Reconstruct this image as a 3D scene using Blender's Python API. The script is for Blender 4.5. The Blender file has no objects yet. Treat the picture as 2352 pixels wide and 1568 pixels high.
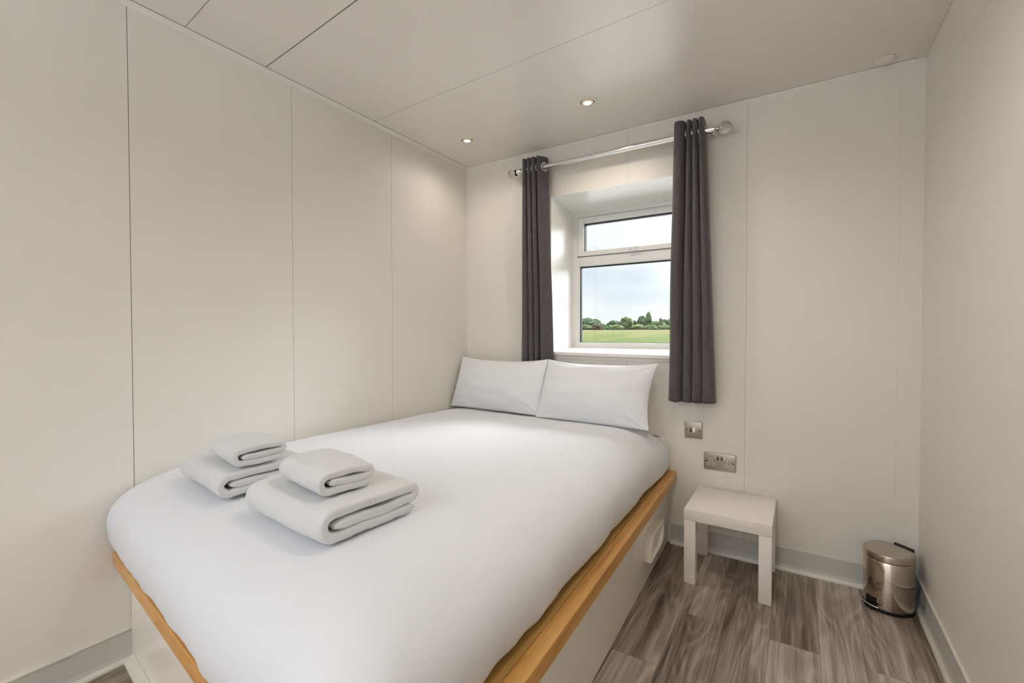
import bpy, bmesh, math, random
from mathutils import Vector, Matrix, noise
from math import sin, cos, pi, radians, sqrt

sc = bpy.context.scene
C = sc.collection
rnd = random.Random(7)

# ------------------------------------------------------------------ helpers
def link(o, parent=None):
    C.objects.link(o)
    if parent is not None:
        o.parent = parent
    return o

def mesh_obj(name, bm, mat, parent=None, smooth=None, recalc=True):
    if recalc:
        bmesh.ops.recalc_face_normals(bm, faces=bm.faces[:])
    me = bpy.data.meshes.new(name)
    bm.to_mesh(me); bm.free()
    for m in (mat if isinstance(mat, (list, tuple)) else [mat]):
        me.materials.append(m)
    if smooth is not None:
        for p in me.polygons:
            p.use_smooth = True
        if smooth < 180:
            try:
                me.set_sharp_from_angle(angle=radians(smooth))
            except Exception:
                pass
    o = bpy.data.objects.new(name, me)
    return link(o, parent)

def thing(name, label, cat, loc=(0, 0, 0), rotz=0, group=None):
    o = bpy.data.objects.new(name, None)
    o.empty_display_size = .05
    o.location = loc; o.rotation_euler = (0, 0, rotz)
    C.objects.link(o)
    return tag(o, label, cat, group)

def tag(o, label, cat, group=None, kind=None):
    o['label'] = label; o['category'] = cat
    if group: o['group'] = group
    if kind: o['kind'] = kind
    return o

def structure(o, label=None):
    o['kind'] = 'structure'
    if label: o['label'] = label
    return o

def box(bm, x0, x1, y0, y1, z0, z1, bevel=0, seg=2):
    vs = [bm.verts.new((x, y, z)) for x in (x0, x1) for y in (y0, y1) for z in (z0, z1)]
    idx = [(0, 1, 3, 2), (4, 6, 7, 5), (0, 4, 5, 1), (2, 3, 7, 6), (0, 2, 6, 4), (1, 5, 7, 3)]
    fs = [bm.faces.new([vs[i] for i in f]) for f in idx]
    if bevel:
        es = list({e for f in fs for e in f.edges})
        bmesh.ops.bevel(bm, geom=es, offset=bevel, segments=seg, profile=.5, affect='EDGES')
    return bm

def hexa(bm, pts, bevel=0, seg=2):
    """eight corners: bottom four counter-clockwise, then top four"""
    vs = [bm.verts.new(p) for p in pts]
    fs = [bm.faces.new([vs[i] for i in f]) for f in
          [(3, 2, 1, 0), (4, 5, 6, 7), (0, 1, 5, 4), (1, 2, 6, 5), (2, 3, 7, 6), (3, 0, 4, 7)]]
    if bevel:
        es = list({e for f in fs for e in f.edges})
        bmesh.ops.bevel(bm, geom=es, offset=bevel, segments=seg, profile=.5, affect='EDGES')
    return bm

def lathe(bm, prof, n=48, center=(0, 0, 0), axis='Z', close=True):
    rings = []
    cx, cy, cz = center
    for r, h in prof:
        ring = []
        if r < 1e-6:
            p = {'Z': (cx, cy, cz + h), 'Y': (cx, cy + h, cz), 'X': (cx + h, cy, cz)}[axis]
            rings.append([bm.verts.new(p)]); continue
        for i in range(n):
            a = 2 * pi * i / n
            c, s = r * cos(a), r * sin(a)
            p = {'Z': (cx + c, cy + s, cz + h), 'Y': (cx + c, cy + h, cz + s), 'X': (cx + h, cy + c, cz + s)}[axis]
            ring.append(bm.verts.new(p))
        rings.append(ring)
    for a, b in zip(rings, rings[1:]):
        if len(a) == 1 and len(b) == 1: continue
        for i in range(n):
            j = (i + 1) % n
            if len(a) == 1: bm.faces.new((a[0], b[i], b[j]))
            elif len(b) == 1: bm.faces.new((a[i], b[0], a[j]))
            else: bm.faces.new((a[i], b[i], b[j], a[j]))
    return bm

def tube(bm, pts, r, n=12, caps=True):
    pts = [Vector(p) for p in pts]
    rings = []
    for i, p in enumerate(pts):
        t = (pts[min(i + 1, len(pts) - 1)] - pts[max(i - 1, 0)]).normalized()
        ref = Vector((0, 0, 1)) if abs(t.z) < .9 else Vector((1, 0, 0))
        a = t.cross(ref).normalized(); b = t.cross(a).normalized()
        rr = r[i] if isinstance(r, (list, tuple)) else r
        rings.append([bm.verts.new(p + a * rr * cos(2 * pi * k / n) + b * rr * sin(2 * pi * k / n)) for k in range(n)])
    for A, B in zip(rings, rings[1:]):
        for k in range(n):
            bm.faces.new((A[k], B[k], B[(k + 1) % n], A[(k + 1) % n]))
    if caps:
        bm.faces.new(rings[0][::-1]); bm.faces.new(rings[-1])
    return bm

def torus(bm, center, R, r, axis='X', n=28, m=10):
    cx, cy, cz = center
    g = []
    for i in range(n):
        a = 2 * pi * i / n
        row = []
        for k in range(m):
            b = 2 * pi * k / m
            d = R + r * cos(b); h = r * sin(b)
            if axis == 'X': row.append(bm.verts.new((cx + h, cy + d * cos(a), cz + d * sin(a))))
            elif axis == 'Y': row.append(bm.verts.new((cx + d * cos(a), cy + h, cz + d * sin(a))))
            else: row.append(bm.verts.new((cx + d * cos(a), cy + d * sin(a), cz + h)))
        g.append(row)
    for i in range(n):
        for k in range(m):
            bm.faces.new((g[i][k], g[(i + 1) % n][k], g[(i + 1) % n][(k + 1) % m], g[i][(k + 1) % m]))
    return bm

# ------------------------------------------------------------------ materials
def srgb(r, g, b):
    f = lambda c: (c / 255 / 12.92) if c / 255 <= .04045 else ((c / 255 + .055) / 1.055) ** 2.4
    return (f(r), f(g), f(b), 1)

class NT:
    def __init__(s, name):
        s.m = bpy.data.materials.new(name); s.m.use_nodes = True
        s.t = s.m.node_tree; s.t.nodes.clear()
        s.out = s.n('ShaderNodeOutputMaterial')
    def n(s, typ, **kw):
        nd = s.t.nodes.new(typ)
        for k, v in kw.items(): setattr(nd, k, v)
        return nd
    def put(s, sock, v):
        if hasattr(v, 'default_value') or hasattr(v, 'is_linked'): s.t.links.new(v, sock)
        else: sock.default_value = v
    def math(s, op, a, b=0., c=0.):
        nd = s.n('ShaderNodeMath', operation=op)
        for i, v in enumerate((a, b, c)): s.put(nd.inputs[i], v)
        return nd.outputs[0]
    def pos(s):
        return s.n('ShaderNodeTexCoord').outputs['Object']
    def mapping(s, v, scale=(1, 1, 1), rot=(0, 0, 0)):
        nd = s.n('ShaderNodeMapping'); s.t.links.new(v, nd.inputs[0])
        nd.inputs['Scale'].default_value = scale; nd.inputs['Rotation'].default_value = rot
        return nd.outputs[0]
    def noise(s, v, scale, detail=3, rough=.5, dist=0.):
        nd = s.n('ShaderNodeTexNoise'); s.t.links.new(v, nd.inputs['Vector'])
        nd.inputs['Scale'].default_value = scale; nd.inputs['Detail'].default_value = detail
        nd.inputs['Roughness'].default_value = rough; nd.inputs['Distortion'].default_value = dist
        return nd.outputs['Fac']
    def ramp(s, f, stops):
        nd = s.n('ShaderNodeValToRGB'); s.t.links.new(f, nd.inputs[0])
        e = nd.color_ramp.elements
        while len(e) < len(stops): e.new(.5)
        for el, (p, c) in zip(e, stops): el.position = p; el.color = c
        return nd.outputs[0]
    def mix(s, f, a, b, mode='MIX'):
        nd = s.n('ShaderNodeMix', data_type='RGBA', blend_type=mode)
        s.put(nd.inputs[0], f); s.put(nd.inputs[6], a); s.put(nd.inputs[7], b)
        return nd.outputs[2]
    def bump(s, h, strength=.2, dist=.002):
        nd = s.n('ShaderNodeBump'); s.t.links.new(h, nd.inputs['Height'])
        nd.inputs['Strength'].default_value = strength; nd.inputs['Distance'].default_value = dist
        return nd.outputs[0]
    def bsdf(s, color, rough=.5, metal=0., normal=None, spec=.5, **kw):
        b = s.n('ShaderNodeBsdfPrincipled')
        s.put(b.inputs['Base Color'], color); s.put(b.inputs['Roughness'], rough)
        b.inputs['Metallic'].default_value = metal; b.inputs['Specular IOR Level'].default_value = spec
        if normal is not None: s.t.links.new(normal, b.inputs['Normal'])
        for k, v in kw.items(): s.put(b.inputs[k.replace('_', ' ')], v)
        s.t.links.new(b.outputs[0], s.out.inputs[0])
        return s.m

def plain(name, col, rough=.5, metal=0., var=.04, scale=30, bump=0., spec=.5):
    t = NT(name); p = t.pos()
    f = t.noise(p, scale, 4)
    c2 = tuple(min(1, c * (1 - var)) for c in col[:3]) + (1,)
    col_ = t.mix(f, col, c2)
    nb = t.bump(t.noise(p, scale * 8, 3), bump, .001) if bump else None
    return t.bsdf(col_, rough, metal, nb, spec)

WALLC = srgb(231, 227, 220)
SEAMC = srgb(112, 104, 94)

def paint(name, seams, col=WALLC, rough=.42, spec=.4):
    """seams: (axis, position, slope, other axis, half width, strength, limits)"""
    t = NT(name); p = t.pos()
    sep = t.n('ShaderNodeSeparateXYZ'); t.t.links.new(p, sep.inputs[0])
    ax = {'x': sep.outputs[0], 'y': sep.outputs[1], 'z': sep.outputs[2]}
    f = t.noise(p, 1.3, 2)
    c = t.mix(f, col, tuple(v * .975 for v in col[:3]) + (1,))
    wob = t.math('MULTIPLY', t.math('SUBTRACT', f, .5), .004)
    for (a, s, sl, b, w, k) in seams:
        d = t.math('SUBTRACT', ax[a], s)
        if sl: d = t.math('SUBTRACT', d, t.math('MULTIPLY', ax[b], sl))
        d = t.math('ABSOLUTE', t.math('ADD', d, wob))
        inside = t.math('MULTIPLY', t.math('LESS_THAN', d, w), k)
        c = t.mix(inside, c, SEAMC)
    return t.bsdf(c, rough, 0, None, spec)

M = {}
M['wall_left'] = paint('painted_panel_left', [('y', -.6708, 0, 'z', .001, .6), ('y', -1.2524, 0, 'z', .001, .65), ('y', -1.8336, 0, 'z', .0013, .85)])
M['wall_back'] = paint('painted_panel_back', [('x', 1.1055, 0, 'z', .001, .4), ('x', 1.6875, 0, 'z', .0011, .45), ('x', 2.25, 0, 'z', .0011, .12)])
M['wall_right'] = paint('painted_panel_right', [('z', 2.045, .09, 'y', .0014, .28)])
M['wall_plain'] = paint('painted_panel', [])
M['ceiling'] = paint('painted_ceiling', [('y', -.801, -.0458, 'x', .0011, .75), ('y', -1.374, -.08, 'x', .0022, 1.), ('y', -1.6677, -.09, 'x', .0015, .8),
                                         ('x', .0195, 0, 'y', .0022, 1.), ('y', -.011, 0, 'x', .0018, .9)], col=srgb(233, 229, 224), rough=.30)
M['trim'] = plain('trim_paint', srgb(231, 227, 220), .4)
M['skirting'] = plain('grey_skirting_vinyl', srgb(190, 188, 181), .45)
M['seal'] = plain('white_sealant', srgb(222, 219, 208), .4)
M['upvc'] = plain('white_upvc', srgb(236, 235, 233), .3)
M['reveal'] = plain('white_reveal_gloss', srgb(242, 241, 237), .32)
M['gasket'] = plain('black_rubber', srgb(22, 23, 26), .6)
M['black'] = plain('black_plastic', srgb(20, 19, 18), .45)
M['dark'] = plain('dark_hole', srgb(10, 9, 9), .9)
M['chrome'] = plain('polished_chrome', (.82, .81, .8, 1), .08, 1., var=.02)
M['nickel'] = plain('brushed_nickel', srgb(176, 167, 158), .38, .75, var=.08, scale=60)
M['nickel_dark'] = plain('dark_rocker_metal', srgb(106, 94, 78), .4, .5)
M['steel'] = plain('polished_steel', srgb(198, 188, 176), .1, 1., var=.03)
M['steel_lid'] = plain('satin_steel_lid', srgb(196, 186, 173), .27, 1., var=.05, scale=80)
M['white_lacquer'] = plain('white_lacquer', srgb(240, 234, 226), .32, var=.015)
M['bed_panel'] = plain('white_gloss_board', srgb(242, 237, 228), .2, var=.02, scale=3)
M['plug_white'] = plain('white_plug_insert', srgb(235, 230, 222), .4)
M['bulb_ring'] = plain('warm_reflector', (.9, .78, .6, 1), .25, 1.)

def emis(name, col, s):
    t = NT(name); e = t.n('ShaderNodeEmission')
    e.inputs[0].default_value = col; e.inputs[1].default_value = s
    t.t.links.new(e.outputs[0], t.out.inputs[0]); return t.m
M['lamp'] = emis('lamp_glow', (1, .83, .6, 1), 9)

def glass():
    t = NT('window_glass')
    tr = t.n('ShaderNodeBsdfTransparent'); gl = t.n('ShaderNodeBsdfGlossy'); gl.inputs['Roughness'].default_value = .02
    tr.inputs[0].default_value = (.97, .985, .98, 1)
    fr = t.n('ShaderNodeFresnel'); fr.inputs[0].default_value = 1.45
    f = t.math('MULTIPLY', fr.outputs[0], .9)
    mx = t.n('ShaderNodeMixShader'); t.t.links.new(f, mx.inputs[0])
    t.t.links.new(tr.outputs[0], mx.inputs[1]); t.t.links.new(gl.outputs[0], mx.inputs[2])
    t.t.links.new(mx.outputs[0], t.out.inputs[0]); return t.m
M['glass'] = glass()

def ball_glass():
    t = NT('finial_glass')
    return t.bsdf((.86, .85, .83, 1), .02, 0, None, .5, Transmission_Weight=1., IOR=1.5)
M['ball'] = ball_glass()

def cotton(name, col, fine=700, bstr=.06, wr=.0):
    t = NT(name); p = t.pos()
    f = t.noise(p, 5, 3)
    c = t.mix(f, col, tuple(v * .975 for v in col[:3]) + (1,))
    h = t.math('ADD', t.math('MULTIPLY', t.noise(p, fine, 2), .35), t.math('MULTIPLY', t.noise(p, 22, 4, .55), wr))
    nb = t.bump(h, bstr, .002)
    return t.bsdf(c, .85, 0, nb, .25, Sheen_Weight=.15)
M['duvet'] = cotton('white_cotton_duvet', srgb(227, 229, 234), 600, .12, 1.)
M['pillow'] = cotton('white_cotton_pillow', srgb(230, 232, 236), 600, .15, 1.4)
M['sheet'] = cotton('white_fitted_sheet', srgb(230, 225, 220), 500, .15, 1.)
M['towel'] = cotton('white_terry', srgb(215, 216, 217), 420, .55, .35)

def curtain_mat():
    t = NT('charcoal_curtain_weave'); p = t.pos()
    a = t.noise(t.mapping(p, (260, 260, 26)), 1, 2)
    b = t.noise(p, 120, 3)
    f = t.math('ADD', t.math('MULTIPLY', a, .5), t.math('MULTIPLY', b, .5))
    c = t.ramp(f, [(.3, srgb(70, 65, 67)), (.7, srgb(96, 90, 91))])
    return t.bsdf(c, .9, 0, t.bump(f, .3, .001), .2, Sheen_Weight=.25)
M['curtain'] = curtain_mat()

def oak(name, c1, c2, c3, along):
    t = NT(name); p = t.pos()
    sc_ = (3, 45, 45) if along == 'x' else (45, 3, 45)
    g = t.noise(t.mapping(p, sc_), 1., 5, .6, .6)
    g2 = t.noise(p, 3.5, 2)
    c = t.ramp(g, [(.25, c1), (.5, c2), (.78, c3)])
    c = t.mix(t.math('MULTIPLY', g2, .35), c, c1)
    return t.bsdf(c, .33, 0, t.bump(g, .08, .001), .5)
oc = (srgb(172, 118, 52), srgb(202, 150, 80), srgb(214, 168, 100))
M['oak_y'] = oak('oak_rail_along', *oc, 'y')
M['oak_x'] = oak('oak_rail_across', *oc, 'x')
M['ply'] = oak('plywood_board', srgb(150, 112, 52), srgb(176, 138, 74), srgb(192, 156, 96), 'y')

def floor_mat():
    t = NT('grey_brown_vinyl_planks'); p = t.pos()
    br = t.n('ShaderNodeTexBrick'); br.offset = .37; br.offset_frequency = 2
    t.t.links.new(t.mapping(p, (1, 1, 1), (0, 0, radians(90))), br.inputs['Vector'])
    br.inputs['Color1'].default_value = (0, 0, 0, 1); br.inputs['Color2'].default_value = (1, 1, 1, 1)
    br.inputs['Mortar'].default_value = (.5, .5, .5, 1)
    br.inputs['Scale'].default_value = 1; br.inputs['Mortar Size'].default_value = .0009
    br.inputs['Mortar Smooth'].default_value = .1
    br.inputs['Bias'].default_value = 0
    br.inputs['Brick Width'].default_value = .94; br.inputs['Row Height'].default_value = .152
    rv = t.n('ShaderNodeSeparateColor'); t.t.links.new(br.outputs['Color'], rv.inputs[0])
    r = rv.outputs[0]
    off = t.n('ShaderNodeCombineXYZ')
    t.put(off.inputs[0], t.math('MULTIPLY', r, 7.)); t.put(off.inputs[1], t.math('MULTIPLY', r, 31.)); t.put(off.inputs[2], t.math('MULTIPLY', r, 5.))
    va = t.n('ShaderNodeVectorMath', operation='ADD'); t.t.links.new(p, va.inputs[0]); t.t.links.new(off.outputs[0], va.inputs[1])
    pv = va.outputs[0]
    # growth-ring contours: a smooth stretched field sliced into bands
    fld = t.noise(t.mapping(pv, (5.5, .9, 1)), 1., 2, .45, .5)
    rings = t.math('ADD', t.math('MULTIPLY', t.math('SINE', t.math('MULTIPLY', fld, 95.)), .5), .5)
    rings = t.math('POWER', rings, 2.2)
    streak = t.noise(t.mapping(pv, (62, 1.3, 1)), 1., 6, .66, .5)
    fine = t.noise(t.mapping(pv, (300, 3.6, 1)), 1., 4, .65)
    pores = t.math('MULTIPLY', t.math('GREATER_THAN', t.noise(t.mapping(pv, (190, 2.6, 1)), 1., 3, .7), .615), -.07)
    broad = t.noise(t.mapping(pv, (8, 1.1, 1)), 1., 3, .5)
    v = t.math('ADD', t.math('MULTIPLY', streak, .52), t.math('MULTIPLY', fine, .22))
    v = t.math('ADD', v, t.math('MULTIPLY', broad, .50))
    v = t.math('ADD', v, t.math('MULTIPLY', rings, .075))
    v = t.math('ADD', v, pores)
    v = t.math('ADD', v, t.math('MULTIPLY', t.math('SUBTRACT', r, .5), .24))
    c = t.ramp(v, [(.42, srgb(76, 64, 56)), (.575, srgb(136, 121, 110)), (.70, srgb(172, 158, 146)), (.86, srgb(206, 194, 183))])
    mort = t.math('MULTIPLY', br.outputs['Fac'], .55)
    c = t.mix(mort, c, srgb(52, 44, 40))
    rough = t.math('ADD', t.math('MULTIPLY', v, -.25), .58)
    return t.bsdf(c, rough, 0, None, .45)
M['floor'] = floor_mat()

def leaf_mat(name, a, b):
    t = NT(name); p = t.pos()
    f = t.noise(p, .9, 5, .65)
    c = t.ramp(f, [(.3, a), (.7, b)])
    return t.bsdf(c, .9, 0, t.bump(t.noise(p, 2.2, 5, .7), .8, .4), .1)
M['leaf_dark'] = leaf_mat('foliage_dark_green', (0.0270, 0.0449, 0.0233, 1), (0.0557, 0.0792, 0.0377, 1))
M['leaf_mid'] = leaf_mat('foliage_mid_green', (0.0449, 0.0702, 0.0306, 1), (0.0882, 0.1169, 0.0503, 1))
M['leaf_pale'] = leaf_mat('foliage_pale_green', (0.0764, 0.1034, 0.0449, 1), (0.1393, 0.1618, 0.0809, 1))
M['leaf_rust'] = leaf_mat('foliage_rusty', (0.0629, 0.0539, 0.0360, 1), (0.1034, 0.0944, 0.0557, 1))
M['bark'] = plain('bark', srgb(92, 80, 62), .9, var=.3, scale=4)

def grass_mat():
    t = NT('meadow_grass'); p = t.pos()
    a = t.noise(t.mapping(p, (.28, .06, 1)), 1., 5, .7)
    b = t.noise(t.mapping(p, (1.2, .35, 1)), 1., 4, .7)
    sep = t.n('ShaderNodeSeparateXYZ'); t.t.links.new(p, sep.inputs[0])
    far = t.math('MULTIPLY', t.math('SUBTRACT', sep.outputs[1], 110.), .006)
    v = t.math('ADD', t.math('ADD', t.math('SUBTRACT', t.math('MULTIPLY', a, 2.6), .9), t.math('SUBTRACT', t.math('MULTIPLY', b, .8), .35)), far)
    c = t.ramp(v, [(.25, (.050, .062, .015, 1)), (.5, (.068, .074, .022, 1)), (.72, (.082, .078, .030, 1)), (.95, (.088, .076, .038, 1))])
    return t.bsdf(c, .95, 0, None, .05)
M['grass'] = grass_mat()

# ------------------------------------------------------------------ room shell
H, W, YR = 2.2037, 2.3257, -5.6
TH = .12
OX0, OX1, OZ0, OZ1 = .637, 1.452, .965, 1.9135      # window opening in the back wall

bm = bmesh.new(); box(bm, -TH, W + TH, YR - TH, .37, -.1, 0); structure(mesh_obj('floor', bm, M['floor']))
bm = bmesh.new(); box(bm, -TH, W + TH, YR - TH, .37, H, H + .1); structure(mesh_obj('ceiling', bm, M['ceiling']))
bm = bmesh.new(); box(bm, -TH, 0, YR - TH, .37, 0, H); structure(mesh_obj('wall_left', bm, M['wall_left']))
bm = bmesh.new(); box(bm, W, W + TH, YR - TH, .37, 0, H); structure(mesh_obj('wall_right', bm, M['wall_right']))
bm = bmesh.new()
box(bm, 0, OX0, 0, .37, 0, H); box(bm, OX1, W, 0, .37, 0, H)
box(bm, OX0, OX1, 0, .37, 0, OZ0); box(bm, OX0, OX1, 0, .37, OZ1, H)
structure(mesh_obj('wall_back', bm, M['wall_back']))
bm = bmesh.new(); box(bm, 0, W, YR - TH, YR, 0, H); structure(mesh_obj('wall_rear', bm, M['wall_plain']))

# thin cover strips in the ceiling corners
bm = bmesh.new(); hexa(bm, [(0, YR, H - .017), (.002, YR, H - .017), (.002, 0, H - .017), (0, 0, H - .017), (0, YR, H), (.017, YR, H), (.017, 0, H), (0, 0, H)])
structure(mesh_obj('trim_1', bm, M['trim']))
bm = bmesh.new(); hexa(bm, [(0, -.002, H - .015), (W, -.002, H - .015), (W, 0, H - .015), (0, 0, H - .015), (0, -.009, H), (W, -.009, H), (W, 0, H), (0, 0, H)])
structure(mesh_obj('trim_2', bm, M['trim']))
bm = bmesh.new(); box(bm, W - .036, W, YR, -.0095, H - .006, H, .0015)
structure(mesh_obj('trim_3', bm, M['trim']))

# coved vinyl skirting: flat band, soft cove to the floor, pale sealant strip and cap
def skirting(name, p0, p1, nrm, h=.1, cap=False):
    p0, p1, nrm = Vector(p0), Vector(p1), Vector(nrm)
    prof = [(0, h), (.004, h), (.005, h - .004), (.005, .032), (.008, .022), (.014, .014), (.014, 0), (0, 0)]
    bm = bmesh.new()
    A = [bm.verts.new(p0 + nrm * d + Vector((0, 0, z))) for d, z in prof]
    B = [bm.verts.new(p1 + nrm * d + Vector((0, 0, z))) for d, z in prof]
    for i in range(len(prof)):
        j = (i + 1) % len(prof); bm.faces.new((A[i], A[j], B[j], B[i]))
    bm.faces.new(A); bm.faces.new(B[::-1])
    o = structure(mesh_obj(name, bm, M['skirting'], smooth=35))
    prof = [(.0, .0), (.021, .0), (.020, .006), (.0145, .0155), (.0, .0155)]
    bm = bmesh.new()
    A = [bm.verts.new(p0 + nrm * d + Vector((0, 0, z))) for d, z in prof]
    B = [bm.verts.new(p1 + nrm * d + Vector((0, 0, z))) for d, z in prof]
    for i in range(len(prof)):
        j = (i + 1) % len(prof); bm.faces.new((A[i], A[j], B[j], B[i]))
    bm.faces.new(A); bm.faces.new(B[::-1])
    mesh_obj('sealant_strip', bm, M['seal'], o)
    if cap:
        bm = bmesh.new()
        a = p0 + nrm * .0; b = p1 + nrm * .0
        d = nrm * .008; z0, z1 = Vector((0, 0, h - .001)), Vector((0, 0, h + .006))
        hexa(bm, [a + z0, b + z0, b + d + z0, a + d + z0, a + z1, b + z1, b + d + z1, a + d + z1], .001)
        mesh_obj('cap_strip', bm, M['seal'], o)
    return o
skirting('baseboard_back', (1.345, 0, 0), (W, 0, 0), (0, -1, 0))
skirting('baseboard_right', (W, 0, 0), (W, YR, 0), (-1, 0, 0), .104, True)
skirting('baseboard_left', (0, -1.848, 0), (0, YR, 0), (1, 0, 0), .101, True)

# ------------------------------------------------------------------ window
win = bpy.data.objects.new('window_1', None); C.objects.link(win); structure(win)
FY = .30                                              # inner face of the frame
fx0, fx1, fz0, fz1 = .649, 1.441, 1.004, 1.8726
bm = bmesh.new()
def slab(a, b, c, d, off):
    a, b, c, d, off = map(Vector, (a, b, c, d, off))
    hexa(bm, [a, b, c, d, a + off, b + off, c + off, d + off])
e = .0025
slab((OX0 + e, -.0015, OZ0), (OX0 + e, -.0015, OZ1 - e), (fx0 + .001, FY + .01, fz1), (fx0 + .001, FY + .01, OZ0), (-e * .8, 0, 0))
slab((OX1 - e, -.0015, OZ0), (OX1 - e, -.0015, OZ1 - e), (fx1 - .001, FY + .01, fz1), (fx1 - .001, FY + .01, OZ0), (e * .8, 0, 0))
slab((OX0, -.0015, OZ1 - e), (OX1, -.0015, OZ1 - e), (fx1, FY + .01, fz1 - .001), (fx0, FY + .01, fz1 - .001), (0, 0, e * .8))
mesh_obj('reveal_lining', bm, M['reveal'], win)
bm = bmesh.new()
hexa(bm, [(OX0 + .004, -.016, .966), (OX1 - .004, -.016, .960), (OX1 - .004, FY + .01, .966), (OX0 + .004, FY + .01, .966),
          (OX0 + .004, -.016, .9855), (OX1 - .004, -.016, .979), (OX1 - .004, FY + .01, fz0), (OX0 + .004, FY + .01, fz0)], .003)
mesh_obj('sill', bm, M['reveal'], win)
bm = bmesh.new(); box(bm, OX0 + .01, OX1 - .01, -.004, -.0005, .944, .966, .0008)
mesh_obj('sill_apron', bm, M['wall_plain'], win)
def rect_frame(bm, x0, x1, z0, z1, w, y0, y1, bev=.004):
    l, r, b, t = w
    box(bm, x0, x0 + l, y0, y1, z0, z1, bev); box(bm, x1 - r, x1, y0, y1, z0, z1, bev)
    box(bm, x0 + l - .002, x1 - r + .002, y0 + .0005, y1, z0, z0 + b, bev); box(bm, x0 + l - .002, x1 - r + .002, y0 + .0005, y1, z1 - t, z1, bev)
TR0, TR1 = 1.529, 1.592
bm = bmesh.new()
rect_frame(bm, fx0 - .02, fx1 + .02, fz0 - .02, fz1 + .02, (.052, .052, .05, .056), FY, FY + .04)
box(bm, fx0 + .03, fx1 - .03, FY + .0005, FY + .04, TR0, TR1 + .002, .004)
rect_frame(bm, fx0 + .03, fx1 - .03, fz0 + .028, TR0 + .002, (.012, .012, .004, .004), FY + .006, FY + .038, .002)
mesh_obj('frame', bm, M['upvc'], win, 35)
bm = bmesh.new()
sx0, sx1 = .682, fx1 - .033
rect_frame(bm, sx0, sx1, TR1, fz1 - .035, (.043, .043, .03, .038), FY - .012, FY + .034, .005)
sash = mesh_obj('sash', bm, M['upvc'], win, 35)
bm = bmesh.new()
rect_frame(bm, sx0 - .003, sx1 + .003, TR1 - .003, fz1 - .032, (.006, .006, .006, .006), FY - .0022, FY + .03, .0004)
rect_frame(bm, sx0 + .041, sx1 - .041, TR1 + .027, fz1 - .071, (.006, .006, .003, .009), FY + .002, FY + .032, .0005)
mesh_obj('gasket', bm, M['gasket'], sash)
bm = bmesh.new()
rect_frame(bm, fx0 + .041, fx1 - .041, fz0 + .031, TR0 - .0015, (.006, .006, .003, .008), FY + .014, FY + .036, .0005)
mesh_obj('gasket', bm, M['gasket'], win)
bm = bmesh.new(); box(bm, sx0 + .042, sx1 - .042, FY + .02, FY + .024, TR1 + .028, fz1 - .072)
mesh_obj('pane', bm, M['glass'], sash)
bm = bmesh.new(); box(bm, fx0 + .042, fx1 - .042, FY + .022, FY + .026, fz0 + .032, TR0 - .002)
mesh_obj('pane', bm, M['glass'], win)
bm = bmesh.new()
hx, hz = 1.046, 1.602
box(bm, hx - .022, hx + .026, FY - .020, FY - .011, hz - .008, hz + .012, .003)
tube(bm, [(hx - .012, FY - .018, hz + .002), (hx - .014, FY - .034, hz + .003), (hx + .0, FY - .04, hz + .006), (hx + .05, FY - .04, hz + .009)], [.006, .0065, .006, .005], 10)
mesh_obj('handle', bm, M['upvc'], sash, 50)

# ------------------------------------------------------------------ bed (plan of the base as seen: slightly out of square)
P1 = Vector((1.374, 0)); P2 = Vector((1.452, -2.074)); P3 = Vector((0, -1.8945))
def right_edge(y, off=0.):                             # x of rail outer edge at y
    return 1.374 + (P2.x - 1.374) * (y / P2.y) - off
def foot_edge(x, off=0.):                              # y of rail outer edge at x
    return P3.y + (P2.y - P3.y) * (x / P2.x) + off
bed = thing('bed', 'double bed base of white panels with light oak edge rails against the cream panelled wall', 'bed', (0, 0, 0))
RZ0, RZ1 = .335, .38
RW = .042
e0 = .003
def corner(offr, offf):
    # intersection of the two edges moved inwards
    y = -2.0
    for _ in range(30):
        x = right_edge(y, offr); y = foot_edge(x, offf)
    return x, y
co = corner(0, 0); ci = corner(RW, RW)
bm = bmesh.new()
hexa(bm, [(right_edge(-e0, RW), -e0, RZ0), (ci[0], ci[1], RZ0), (co[0], co[1], RZ0), (right_edge(-e0), -e0, RZ0),
          (right_edge(-e0, RW), -e0, RZ1), (ci[0], ci[1], RZ1), (co[0], co[1], RZ1), (right_edge(-e0), -e0, RZ1)], .0018, 2)
mesh_obj('side_rail', bm, M['oak_y'], bed)
bm = bmesh.new()
hexa(bm, [(e0, foot_edge(0), RZ0), (co[0] - .001, co[1], RZ0), (ci[0] - .001, ci[1], RZ0), (e0, foot_edge(0, RW), RZ0),
          (e0, foot_edge(0), RZ1), (co[0] - .001, co[1], RZ1), (ci[0] - .001, ci[1], RZ1), (e0, foot_edge(0, RW), RZ1)], .0018, 2)
mesh_obj('foot_rail', bm, M['oak_x'], bed)
cb = corner(RW + .002, RW + .002)
bm = bmesh.new()
hexa(bm, [(e0, -e0, .352), (e0, foot_edge(0, RW + .002), .352), (cb[0], cb[1], .352), (right_edge(-e0, RW + .002), -e0, .352),
          (e0, -e0, .3775), (e0, foot_edge(0, RW + .002), .3775), (cb[0], cb[1], .3775), (right_edge(-e0, RW + .002), -e0, .3775)], .0015)
mesh_obj('board', bm, M['ply'], bed)
PO = .046
cp = corner(PO + .012, PO); cq = corner(PO + .03, PO + .018)
bm = bmesh.new()
x0b = 1.329
def px_edge(y): return x0b + .0335 * -y
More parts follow.
